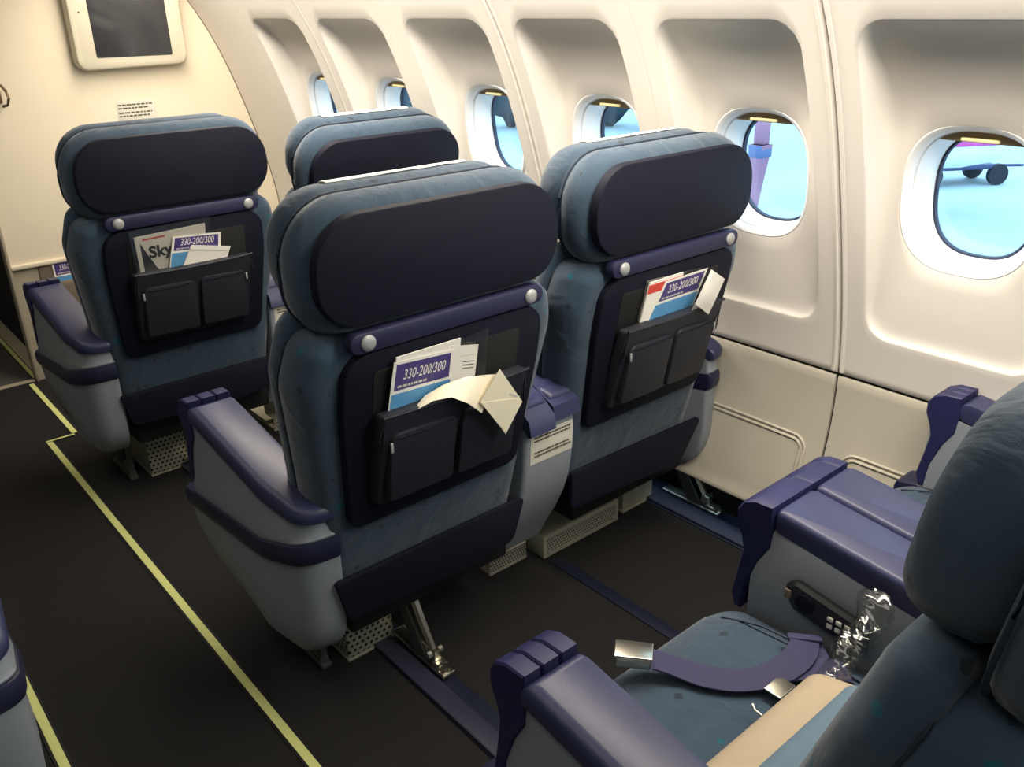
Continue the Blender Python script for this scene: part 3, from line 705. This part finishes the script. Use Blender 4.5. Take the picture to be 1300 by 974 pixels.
def safety_card(label, f, q, group='safety cards in seat pockets', split=.42, tsize=.03):
    o = f(*bil(q, .5, .9)); t = thing('safety_card', label, 'safety card', o, group)
    sheet('card_sheet', q, f, PAPER, t, .0012, o)
    f2 = lambda x, z, d=0: f(x, z, d+.0012)
    s = .05
    sub = lambda u0, u1, v0, v1: [bil(q, u0, v0), bil(q, u1, v0), bil(q, u1, v1), bil(q, u0, v1)]
    pu = sheet('purple_panel', sub(s, 1-s, .03, split), f2, PURP, t, .0003, o)
    sheet('blue_picture', sub(s*.4, 1-s*.4, split+.035, 1), f2, SKYB, t, .0003, o)
    ang = math.atan2(q[1][1]-q[0][1], q[1][0]-q[0][0]); wq = math.hypot(q[1][0]-q[0][0], q[1][1]-q[0][1])
    x, z = bil(q, .17, split*.66); text('330-200/300', tsize, PAPER, 'card_lettering', t, plane_matrix(f2, x, z, ang, .0006, o) @ Matrix.Diagonal((wq*.80/(tsize*6.0), 1, 1, 1)), shear=.15, depth=.0001)
    gl = G(); rnd = random.Random(2); u = .10
    while u < .55:
        wl = rnd.uniform(.03, .07); c4 = [bil(q, u, split*.84), bil(q, u+wl, split*.84), bil(q, u+wl, split*.92), bil(q, u, split*.92)]; u += wl+.015
        gl.add([tuple(a_-b_ for a_, b_ in zip(f2(x, z, .0005), o)) for x, z in c4], [(0, 1, 2, 3)])
    gl.obj('small_print', STICK, t, 0)['kind'] = 'stuff'
    return t
fA1, fA2, fB1 = on_back(CA1, YA, -.018, -.034, .72), on_back(CA2, YA, -.018, -.059, 1.25), on_back(CB1, YBR, -.018, -.018, .36)
def lay(f, d): return lambda x, z, e=0: f(x, z, d+e)
# A1 pocket
def clear_bag(label, f, q, d):
    o = f(*bil(q, .5, .9)); ff = lay(f, d); nu, nv = 10, 8; V = []; F = []; rnd = random.Random(hash(label) % 1000)
    for i in range(nu+1):
        for j in range(nv+1):
            x, z = bil(q, i/nu, j/nv); V.append(tuple(a-b for a, b in zip(ff(x, z, rnd.uniform(-.001, .0025)), o)))
    for i in range(nu):
        for j in range(nv): a = i*(nv+1)+j; F.append((a, a+1, a+nv+2, a+nv+1))
    b = mk('clear_plastic_bag', V, F, PLAST, None, 60, o); tag(b, label, 'plastic bag', 'clear plastic bags in seat pockets'); return b
dx = -.0
clear_bag('clear plastic sleeve sticking up from the middle seat pocket', fA1, [(-.06, .888), (.090, .908), (.092, .72), (-.06, .70)], .0005)
def magazine(label, f, q, d, title, red, group='magazines in seat pockets'):
    o = f(*bil(q, .5, .9)); t = thing('magazine', label, 'magazine', o, group); ff = lay(f, d)
    sheet('cover', q, ff, PAPER, t, .004, o); f2 = lay(ff, .004)
    sub = lambda u0, u1, v0, v1: [bil(q, u0, v0), bil(q, u1, v0), bil(q, u1, v1), bil(q, u0, v1)]
    if red: sheet('red_banner', sub(*red), f2, RED, t, .0003, o)
    ang = math.atan2(q[1][1]-q[0][1], q[1][0]-q[0][0])
    if title:
        x, z = bil(q, .16, .36); text(title, .050, INK, 'title_lettering', t, plane_matrix(f2, x, z, ang, .0004, o), bold=.0018, depth=.0001)
        sheet('photo_block', [bil(q, .06, .10), bil(q, .24, .52), bil(q, .55, 1), bil(q, .06, 1)], f2, INK, t, .0003, o)
    return t
magazine('white magazine with red banner behind the safety card, middle seat pocket', fA1, [(-.145, .905), (.012, .905), (.012, .70), (-.145, .70)], .002, None, (.5, .95, .10, .17))
sl = [(-.01, .893), (.060, .878), (.056, .72), (-.02, .72)]
o_ = fA1(0, .72); sp_t = thing('paper_slip', 'printed white slip beside the safety card, middle seat pocket', 'paper slip', o_)
sheet('slip_sheet', sl, lay(fA1, .0065), PAPER, sp_t, .0006, o_)
for k, z in enumerate((.862, .846, .838, .83)): sheet('text_line', [(.012+.01*(k > 0), z+.002), (.052, z-.004), (.052, z-.006), (.012+.01*(k > 0), z)], lay(fA1, .0071), INK if k else STICK, sp_t, .0002, o_)
safety_card('safety card with purple heading in the middle seat pocket, under drooping paper', lay(fA1, .0075), [(-.152, .897), (-.005, .885), (-.012, .68), (-.172, .68)], split=.30, tsize=.032)
# drooping cream paper with a folded diamond end
def droop():
    L = [(-.075, .800, .016), (-.03, .812, .026), (.02, .815, .038), (.075, .806, .052), (.105, .800, .062)]
    Rr = [(-.11, .772, .030), (-.055, .786, .050), (-.01, .781, .058), (.035, .752, .064), (.075, .715, .068)]
    V = []; F = []
    for a, b in zip(L, Rr):
        for t in (0, .33, .66, 1):
            x, z, d = (a[i]*(1-t)+b[i]*t for i in range(3)); V.append(fA1(x, z, d))
    for i in range(4):
        for j in range(3): F.append((i*4+j, i*4+j+1, i*4+j+5, i*4+j+4))
    n = len(V); V += [(x, y-.0012, z+.0006) for x, y, z in V]
    F += [tuple(q+n for q in f)[::-1] for f in F]
    rim = [0, 1, 2, 3, 7, 11, 15, 19, 18, 17, 16, 12, 8, 4]
    for i in range(len(rim)): a, b = rim[i], rim[(i+1) % len(rim)]; F.append((a, b, b+n, a+n))
    return V, F
V, F = droop(); o_ = Vector(fA1(0, .75, .05)); t = thing('folded_paper', 'cream folded paper drooping out of the middle seat pocket', 'paper', o_)
mk('curled_strip', [tuple(Vector(v)-o_) for v in V], F, CREAM, t, 60)
dq = [(.112, .812), (.190, .706), (.152, .634), (.068, .747)]
f4 = lay(fA1, .070)
sheet('diamond_fold', dq, f4, CREAM, t, .003, o_)
sheet('lower_flap', [(.069, .744), (.165, .722), (.172, .70), (.152, .637)], lay(fA1, .0732), CREAM, t, .0008, o_).rotation_euler = (0, 0, 0)
sheet('crease_print', [(.148, .742), (.172, .728), (.170, .724), (.150, .736)], lay(fA1, .0732), STICK, t, .0004, o_)
# B1 pocket
clear_bag('clear plastic sleeve around magazine in the front seat pocket', fB1, [(-.185, .925), (.066, .935), (.062, .72), (-.165, .70)], .0098)
magazine('travel magazine with big black title in the front seat pocket', fB1, [(-.168, .903), (.052, .912), (.048, .70), (-.155, .70)], .001, 'Skylife', (.10, .42, .05, .075))
safety_card('safety card with purple heading beside magazine, front seat pocket', lay(fB1, .0115), [(-.055, .888), (.098, .876), (.085, .68), (-.095, .69)], split=.235, tsize=.030)
sw = thing('paper_packet', 'small white packet in front of safety card, front seat pocket', 'paper packet', fB1(.04, .78))
sheet('packet_sheet', [(0.0, .850), (.128, .822), (.095, .74), (-.045, .76)], lay(fB1, .0145), PAPER, sw, .003, fB1(.04, .78))
sheet('folded_edge', [(.0, .849), (.127, .822), (.122, .808), (-.006, .835)], lay(fB1, .0176), WHITE, sw, .0015, fB1(.04, .78))
# A2 pocket
clear_bag('clear plastic sleeve in the near window seat pocket', fA2, [(-.115, .903), (.105, .893), (.10, .72), (-.125, .72)], .0005)
magazine('magazine with red edge behind safety card, near window seat pocket', fA2, [(-.108, .897), (.02, .898), (.02, .70), (-.12, .70)], .002, None, (.0, 1, .04, .16))
safety_card('safety card with purple heading in the near window seat pocket', lay(fA2, .0075), [(-.050, .888), (.118, .890), (.06, .69), (-.13, .69)], split=.27, tsize=.030)
wp = thing('paper_packet', 'crumpled white packet leaning out of the near window seat pocket', 'paper packet', fA2(.13, .78, .02))
o_ = fA2(.13, .78, .02)
def packet():
    q = [(.120, .888), (.192, .846), (.158, .752), (.086, .800)]; nu = 5; V = []; F = []; rnd = random.Random(4)
    for i in range(nu+1):
        for j in range(nu+1):
            x, z = bil(q, i/nu, j/nu); V.append(tuple(a-b for a, b in zip(fA2(x, z, .050+.008*math.sin(math.pi*i/nu)*math.sin(math.pi*j/nu)+rnd.uniform(0, .004)), o_)))
    n = len(V)
    for i in range(nu+1):
        for j in range(nu+1):
            x, z = bil(q, i/nu, j/nu); V.append(tuple(a-b for a, b in zip(fA2(x, z, .046), o_)))
    for i in range(nu):
        for j in range(nu): a = i*(nu+1)+j; f = (a, a+1, a+nu+2, a+nu+1); F += [f, tuple(q+n for q in f)[::-1]]
    for i in range(nu):
        for a, b in ((i, i+1), (nu*(nu+1)+i, nu*(nu+1)+i+1), (i*(nu+1), (i+1)*(nu+1)), (i*(nu+1)+nu, (i+1)*(nu+1)+nu)): F.append((a, b, b+n, a+n))
    return V, F
mk('packet_body', *packet(), PAPER, wp, 20)
sheet('tucked_flap', [(.086, .800), (.120, .80), (.10, .74), (.07, .74)], lay(fA2, .030), PAPER, wp, .002, o_)

# ------------------------------------------------------------------ bulkhead fittings
mo = thing('wall_monitor', 'grey framed screen mounted on the bulkhead', 'monitor', (1.36, YB, 1.30))
g = pillow([(-.235, -.005), (.235, .004), (.235, .55), (-.235, .55)], [.045]*4, ((.03, 0), (.008, -.002), (.0, -.016), (0, -.05), (.006, -.062), (.02, -.068)), 6); g.obj('case', MONI, mo, 40)
plate([(-.155, .045), (.165, .045), (.165, .50), (-.155, .50)], [.004]*4, -.0695, -.066, .0006).obj('screen', SCRN, mo, 30)
plate([(-.195, .22), (-.189, .22), (-.189, .226), (-.195, .226)], [.002]*4, -.0695, -.067, .0004).obj('indicator', INK, mo, 30)
pl = thing('placard', 'small white instruction placard on the bulkhead below the screen', 'placard', (1.35, YB, 1.10))
plate([(-.085, -.055), (.085, -.055), (.085, .062), (-.085, .062)], [.004]*4, -.0012, 0, .0004).obj('plate', STICK, pl, 30)
rnd = random.Random(11); g = G(); g2 = G()
for z, x1 in ((.045, .072), (.031, .055), (.012, .066), (-.002, .054)):
    x = -.078
    while x < x1:
        wl = rnd.uniform(.008, .022); g.box(x, min(x+wl, x1), -.0017, -.0012, z-.0030, z+.0030); x += wl+.004
for z in (-.024, -.034):
    x = -.066
    while x < .05:
        wl = rnd.uniform(.006, .018); g2.box(x, x+wl, -.0017, -.0012, z-.002, z+.002); x += wl+.003
g.obj('printed_text', INKB, pl, 0)['kind'] = 'stuff'; g2.obj('small_text', BPOC, pl, 0)['kind'] = 'stuff'
hk = thing('coat_hook', 'small metal coat hook on the bulkhead at left edge', 'hook', (.84, YB, 1.22))
G().box(-.035, -.012, -.008, 0, -.03, .05, .003).obj('hook_plate', HOOK, hk, 30)
G().tube([(-.022, -.006, .035), (-.01, -.03, .04), (.0, -.045, .02), (.003, -.05, -.01), (-.004, -.045, -.035), (-.02, -.03, -.04)], .006, 8).obj('hook_arm', HOOK, hk, 60)
bp_ = thing('bulkhead_pocket', 'brown literature pocket on the bulkhead kick panel', 'pocket', (.91, YB+.006, .40))
G().box(-.10, .17, -.022, 0, .015, .03, .004).obj('pocket_lip', BPOC, bp_, 30)
plate([(-.10, -.22), (.17, -.22), (.17, .118), (-.10, .118)], [.02]*4, -.008, 0, .003).obj('back_plate', BPOC, bp_, 30)
plate([(-.10, -.22), (.17, -.22), (.17, .025), (-.10, .025)], [.02]*4, -.028, -.008, .004).obj('pocket_front', BPOC, bp_, 30)
fW = lambda x, z, d=0: (.91+x, YB-.006-d, .40+z)
safety_card('safety card in the brown bulkhead pocket by the front armrest', fW, [(-.045, .118), (.10, .118), (.10, -.08), (-.045, -.08)], split=.30, tsize=.036)
G().box(0, .02, -.004, 0, 0, .05).obj('paper_tab', PAPER, None, 0, (.905, YB-.012, .34)).name = 'paper_tab'
tag(bpy.data.objects['paper_tab'], 'small white paper tab hanging below the bulkhead pocket', 'paper')

# ------------------------------------------------------------------ row C: belt, handset, blanket
sb = thing('seat_belt', 'navy seat belt with silver buckle lying on the lower right cushion', 'seat belt', (1.0, .55, .47))
def ribbon(P, wdt, th=.003, tw=None):
    """P: (x,y,z,angle of the width direction in xy, tilt)"""
    rings = []
    for i, (x, y, z, a, tz) in enumerate(P):
        d = Vector((math.cos(a)*math.cos(tz), math.sin(a)*math.cos(tz), math.sin(tz)))*wdt/2; p = Vector((x, y, z)); nrm = Vector((0, 0, th))
        rings.append([tuple(p-d), tuple(p+d), tuple(p+d+nrm), tuple(p-d+nrm)])
    return G().loft(rings)
def smoothpath(P, n=5):
    out = []; A = np.array(P, float)
    for i in range(len(A)-1):
        p0, p1, p2, p3 = A[max(i-1, 0)], A[i], A[i+1], A[min(i+2, len(A)-1)]
        for k in range(n):
            t = k/n; out.append(.5*((2*p1)+(-p0+p2)*t+(2*p0-5*p1+4*p2-p3)*t*t+(-p0+3*p1-3*p2+p3)*t**3))
    out.append(A[-1]); return out
o_ = Vector((1.0, .55, .47))
BP = [(.942, .748, .482, .75, 0), (.957, .722, .479, .70, 0), (.984, .662, .475, .45, .05), (1.026, .610, .478, .40, .2), (1.082, .580, .488, .95, .35), (1.135, .578, .492, 1.7, .2), (1.176, .597, .488, 2.25, .05)]
ribbon([(p[0]-1.0, p[1]-.55, p[2]-.47, p[3], p[4]) for p in smoothpath(BP)], .05).obj('webbing', BELT, sb, 60)
B2_ = [(1.182, .598, .480, 2.3, 0), (1.155, .555, .474, 2.2, 0), (1.125, .51, .472, 2.4, 0), (1.09, .46, .472, 2.6, 0)]
ribbon([(p[0]-1.0, p[1]-.55, p[2]-.47, p[3], p[4]) for p in smoothpath(B2_)], .05).obj('webbing_tail', BELT, sb, 60)
G().box(-.03, .03, -.008, .008, -.004, .006, .003).obj('webbing_keeper', BELT, sb, 40, (.176, .047, .020)); bpy.data.objects['webbing_keeper'].rotation_euler = (0, 0, 2.25-math.pi)
bk = G().box(-.031, .031, -.026, .026, 0, .022, .005).obj('buckle', METAL, sb, 40, (.922-1.0, .772-.55, .476-.47)); bk.rotation_euler = (.1, 0, 2.25)
G().box(-.033, .033, -.020, .028, .0, .004, .0015).obj('buckle_flap', METAL, bk, 30, (0, 0, .022))
G().box(-.024, .024, -.036, -.026, .004, .016, .003).obj('buckle_slot', SCREW, bk, 30)
tg = thing('belt_tongue', 'navy belt half with small metal tongue beside the beige blanket', 'seat belt', (1.07, .43, .472))
ribbon([(p[0]-1.07, p[1]-.43, p[2]-.472, p[3], p[4]) for p in smoothpath([(1.03, .548, .476, 2.1, 0), (1.00, .534, .484, 2.0, 0), (.955, .512, .478, 1.9, 0), (.91, .48, .474, 1.9, 0)])], .05).obj('webbing', BELT, tg, 60)
G().box(-.022, .022, -.012, .02, -.001, .003, .001).obj('tongue_plate', METAL, tg, 30, (-.022, .128, .010)); tg.children[-1].rotation_euler = (0, 0, 1.9-math.pi)
G().tube([(-.028, 0, 0), (-.030, .012, .004), (-.022, .022, .004)], .0022, 6).obj('tongue_loop', METAL, tg, 60, (-.07, .115, .012))
# handset in the centre console's side
rm = thing('handset', 'black remote handset docked in the side of the double armrest', 'remote control', (1.2195, YC+.43, .535))
Pm = [(-.085, -.026), (.06, -.026), (.078, -.005), (.078, .012), (.06, .026), (-.085, .022)]
pillow([(a, b*1.2) for a, b in Pm], [.01, .02, .015, .015, .02, .01], ((.006, .0), (.0, -.004), (0, -.012), (.006, -.018)), 4).map(lambda a, d, z: (d, a*math.cos(.12)-z*0, z+a*.12)).obj('body', REMOTE, rm, 40)
G().loft([[(-.018-h, .035+r*math.cos(q), .004+r*math.sin(q)) for q in [2*math.pi*k/20 for k in range(20)]] for r, h in ((.019, 0), (.019, .002), (.015, .003))]).obj('dial', DARK, rm, 30)
G().box(-.0205, -.017, .062, .076, -.002, .018, .002).obj('end_tab', BPOC, rm, 30)
for i in range(3):
    for j in range(2): G().box(-.0205, -.0178, -.022-.016*i, -.011-.016*i, -.018+.015*j, -.009+.015*j, .0015).obj('button', PAPER, rm, 30)
# blanket in plastic behind the belt
bl = thing('blanket', 'folded beige blanket with blue lining in clear wrap on the lower right seat', 'blanket', (.93, .33, .50))
def slab(x0, x1, y0, y1, z0, z1, b, seed, amp):
    g = G(); rnd = random.Random(seed)
    P = [(x0, y0), (x1, y0), (x1, y1), (x0, y1)]; rings = []
    for d, z in ((b, z0), (b*.3, z0+b*.3), (0, z0+b), (0, z1-b), (b*.3, z1-b*.3), (b, z1), (b*1.5, z1+.004), (b*2, z1+.005)):
        rings.append([(x+rnd.uniform(-amp, amp), y+rnd.uniform(-amp, amp), z+rnd.uniform(-amp, amp)) for x, y in round_poly(offset_poly(P, d), [max(b*1.2-d, .008)]*4, 5)])
    return g.loft(rings)
s1 = slab(-.185, .150, -.045, .065, 0, .085, .022, 2, .0004).obj('beige_fold', BEIGE, bl, 60, (0, .115, -.032)); s1.rotation_euler = (-.25, 0, .0)
s2 = slab(-.185, .095, -.05, .04, .0, .12, .018, 3, .0005).obj('blue_lining', BLUEC, bl, 60, (0, .055, -.01)); s2.rotation_euler = (-.15, 0, 0)
def crumple():
    V = []; F = []; rnd = random.Random(9); n1, n2 = 40, 18
    for i in range(n1+1):
        u = i/n1; r = .014+.012*math.sin(math.pi*u)+.016*sm(.72, .9, u)
        for j in range(n2):
            a = 2*math.pi*j/n2; k = rnd.uniform(.86, 1.12)+.18*math.sin(3*a+u*14)
            V.append((1.065+.135*u+.3*r*k*math.cos(a), .502-.012*u+r*k*math.cos(a), .500+.115*u**.9+r*k*math.sin(a)))
    for i in range(n1):
        for j in range(n2): a = i*n2+j; b = i*n2+(j+1) % n2; F.append((a, b, b+n2, a+n2))
    F.append(tuple(range(n2))); F.append(tuple(n1*n2+j for j in range(n2)))
    return V, F
V, F = crumple(); o_ = Vector((1.15, .42, .5))
cpz = mk('plastic_wrap', [tuple(Vector(v)-o_) for v in V], F, WRAP, None, 80, o_); tag(cpz, 'crumpled clear plastic wrap between the blanket and the double armrest', 'plastic wrap')

# ------------------------------------------------------------------ outside on the apron
GZ = -4.5
APR = mat('apron_concrete', S((160, 172, 178)), .9, var=.22, vscale=.16)
VEH = mat('dolly_blue', S((52, 60, 96)), .6); TYRE = mat('tyre', S((30, 32, 40)), .8); AWH = mat('aircraft_white', S((235, 238, 242)), .5); MAG = mat('aircraft_magenta', S((196, 70, 150)), .5)
TREE = mat('tree_green', S((50, 70, 80)), .9, var=.3, vscale=.6); POSTR = mat('post_red', S((150, 104, 128)), .6); POSTB = mat('post_blue', S((84, 98, 140)), .6)
g = G(); g.box(-150, 220, -150, 260, GZ-.2, GZ); o = struct(g.obj('ground_apron', APR, None, 0))
def hit(px, py, X=None, Z=None):
    d = fwd+r2*((px-650)/FPX)+u2*((487-py)/FPX); t = (Z-CAMH)/d.z if Z is not None else X/d.x
    return Vector((0, 0, CAMH))+d*t
c = hit(1213, 232, Z=GZ)
dl = thing('baggage_dolly', 'dark blue baggage dolly on the apron outside the nearest window', 'trailer', c)
e = (hit(1258, 229, Z=GZ)-hit(1180, 233, Z=GZ)).normalized(); dl.rotation_euler = (0, 0, math.atan2(e.y, e.x))
G().box(-2.0, .9, -.7, .7, .55, .72, .04).obj('bed', VEH, dl, 30)
for x in (-1.4, 1.05):
    for y in (-.65, .65): G().tube([(x, y-.09, .36), (x, y+.09, .36)], .36, 18).obj('wheel', TYRE, dl, 40)
G().box(.85, 1.3, -.6, .6, .5, .62, .02).obj('axle_frame', VEH, dl, 30); G().tube([(1.2, 0, .55), (2.5, 0, .5)], .05, 8).obj('tow_bar', VEH, dl, 40)
G().box(-1.9, -1.2, -.3, .3, .2, .55, .03).obj('under_box', VEH, dl, 30); G().box(.1, .8, -.3, .3, .72, .92, .06).obj('cargo_bundle', VEH, dl, 30)
c = hit(1212, 210, Z=GZ+1.4); c.z = GZ
ac = thing('aircraft_engine', 'white rounded engine cowling with magenta band above the dolly, nearest window', 'engine', c)
ac.rotation_euler = (0, 0, dl.rotation_euler.z)
def cowl(prof): return G().loft([[(x, r*math.cos(q), 2.5+r*math.sin(q)) for q in [2*math.pi*k/28 for k in range(28)]] for x, r in prof])
cowl(((-2.0, .85), (-1.7, 1.05), (-.8, 1.14), (0, 1.15), (.9, 1.05), (1.4, .8), (1.6, .45))).obj('cowling', AWH, ac, 60)
G().box(-1.6, .5, -1.15, -.9, 2.12, 2.32, .04).obj('stripe', MAG, ac, 30)
G().box(-2.05, -1.75, -.2, .2, 0, 1.75, .03).obj('support_stand', VEH, ac, 30)
c = hit(955, 262, Z=GZ); rp = thing('apron_post', 'reddish tapered post with blue top outside the window beside the near seat', 'post', c)
G().loft([[(sx*r+.35*z/5, sy_*r, z) for sx, sy_ in ((-1, -1), (1, -1), (1, 1), (-1, 1))] for r, z in ((.12, 0), (.18, .9), (.26, 1.9))]).obj('column', POSTR, rp, 0)
G().box(-.14, .42, -.25, .25, 1.5, 1.9, .04).obj('sign_box', POSTB, rp, 30); G().box(.0, .32, -.2, .2, 1.9, 2.6, .05).obj('top_box', POSTR, rp, 30)
# trees far off, one by one
base = G()
ico = bmesh.new(); bmesh.ops.create_icosphere(ico, subdivisions=3, radius=1)
rnd = random.Random(21)
for v_ in ico.verts: v_.co *= 1+rnd.uniform(-.14, .14)
tm = bpy.data.meshes.new('crown'); ico.to_mesh(tm); ico.free(); tm.materials.append(TREE)
for p_ in tm.polygons: p_.use_smooth = True
trk = G().tube([(0, 0, 0), (0, 0, 1.0)], .2, 8).obj('trunk_source', BPOC, None, 40); trme = trk.data; bpy.data.objects.remove(trk)
for i in range(9):
    q = i/8; an = math.radians(40+25*q); rr = 46+(i % 2)*1.5; x = rr*math.cos(an); y = rr*math.sin(an)
    s = rnd.uniform(1.05, 1.2)
    t = thing('distant_tree', 'one of the bluish trees lining the far edge of the apron', 'tree', (x, y, GZ), 'trees beyond the apron')
    a = bpy.data.objects.new('crown', tm); COL.objects.link(a); a.parent = t; a.location = (0, 0, 1.9); a.scale = (s, s, s*1.5)
    b = bpy.data.objects.new('trunk', trme); COL.objects.link(b); b.parent = t
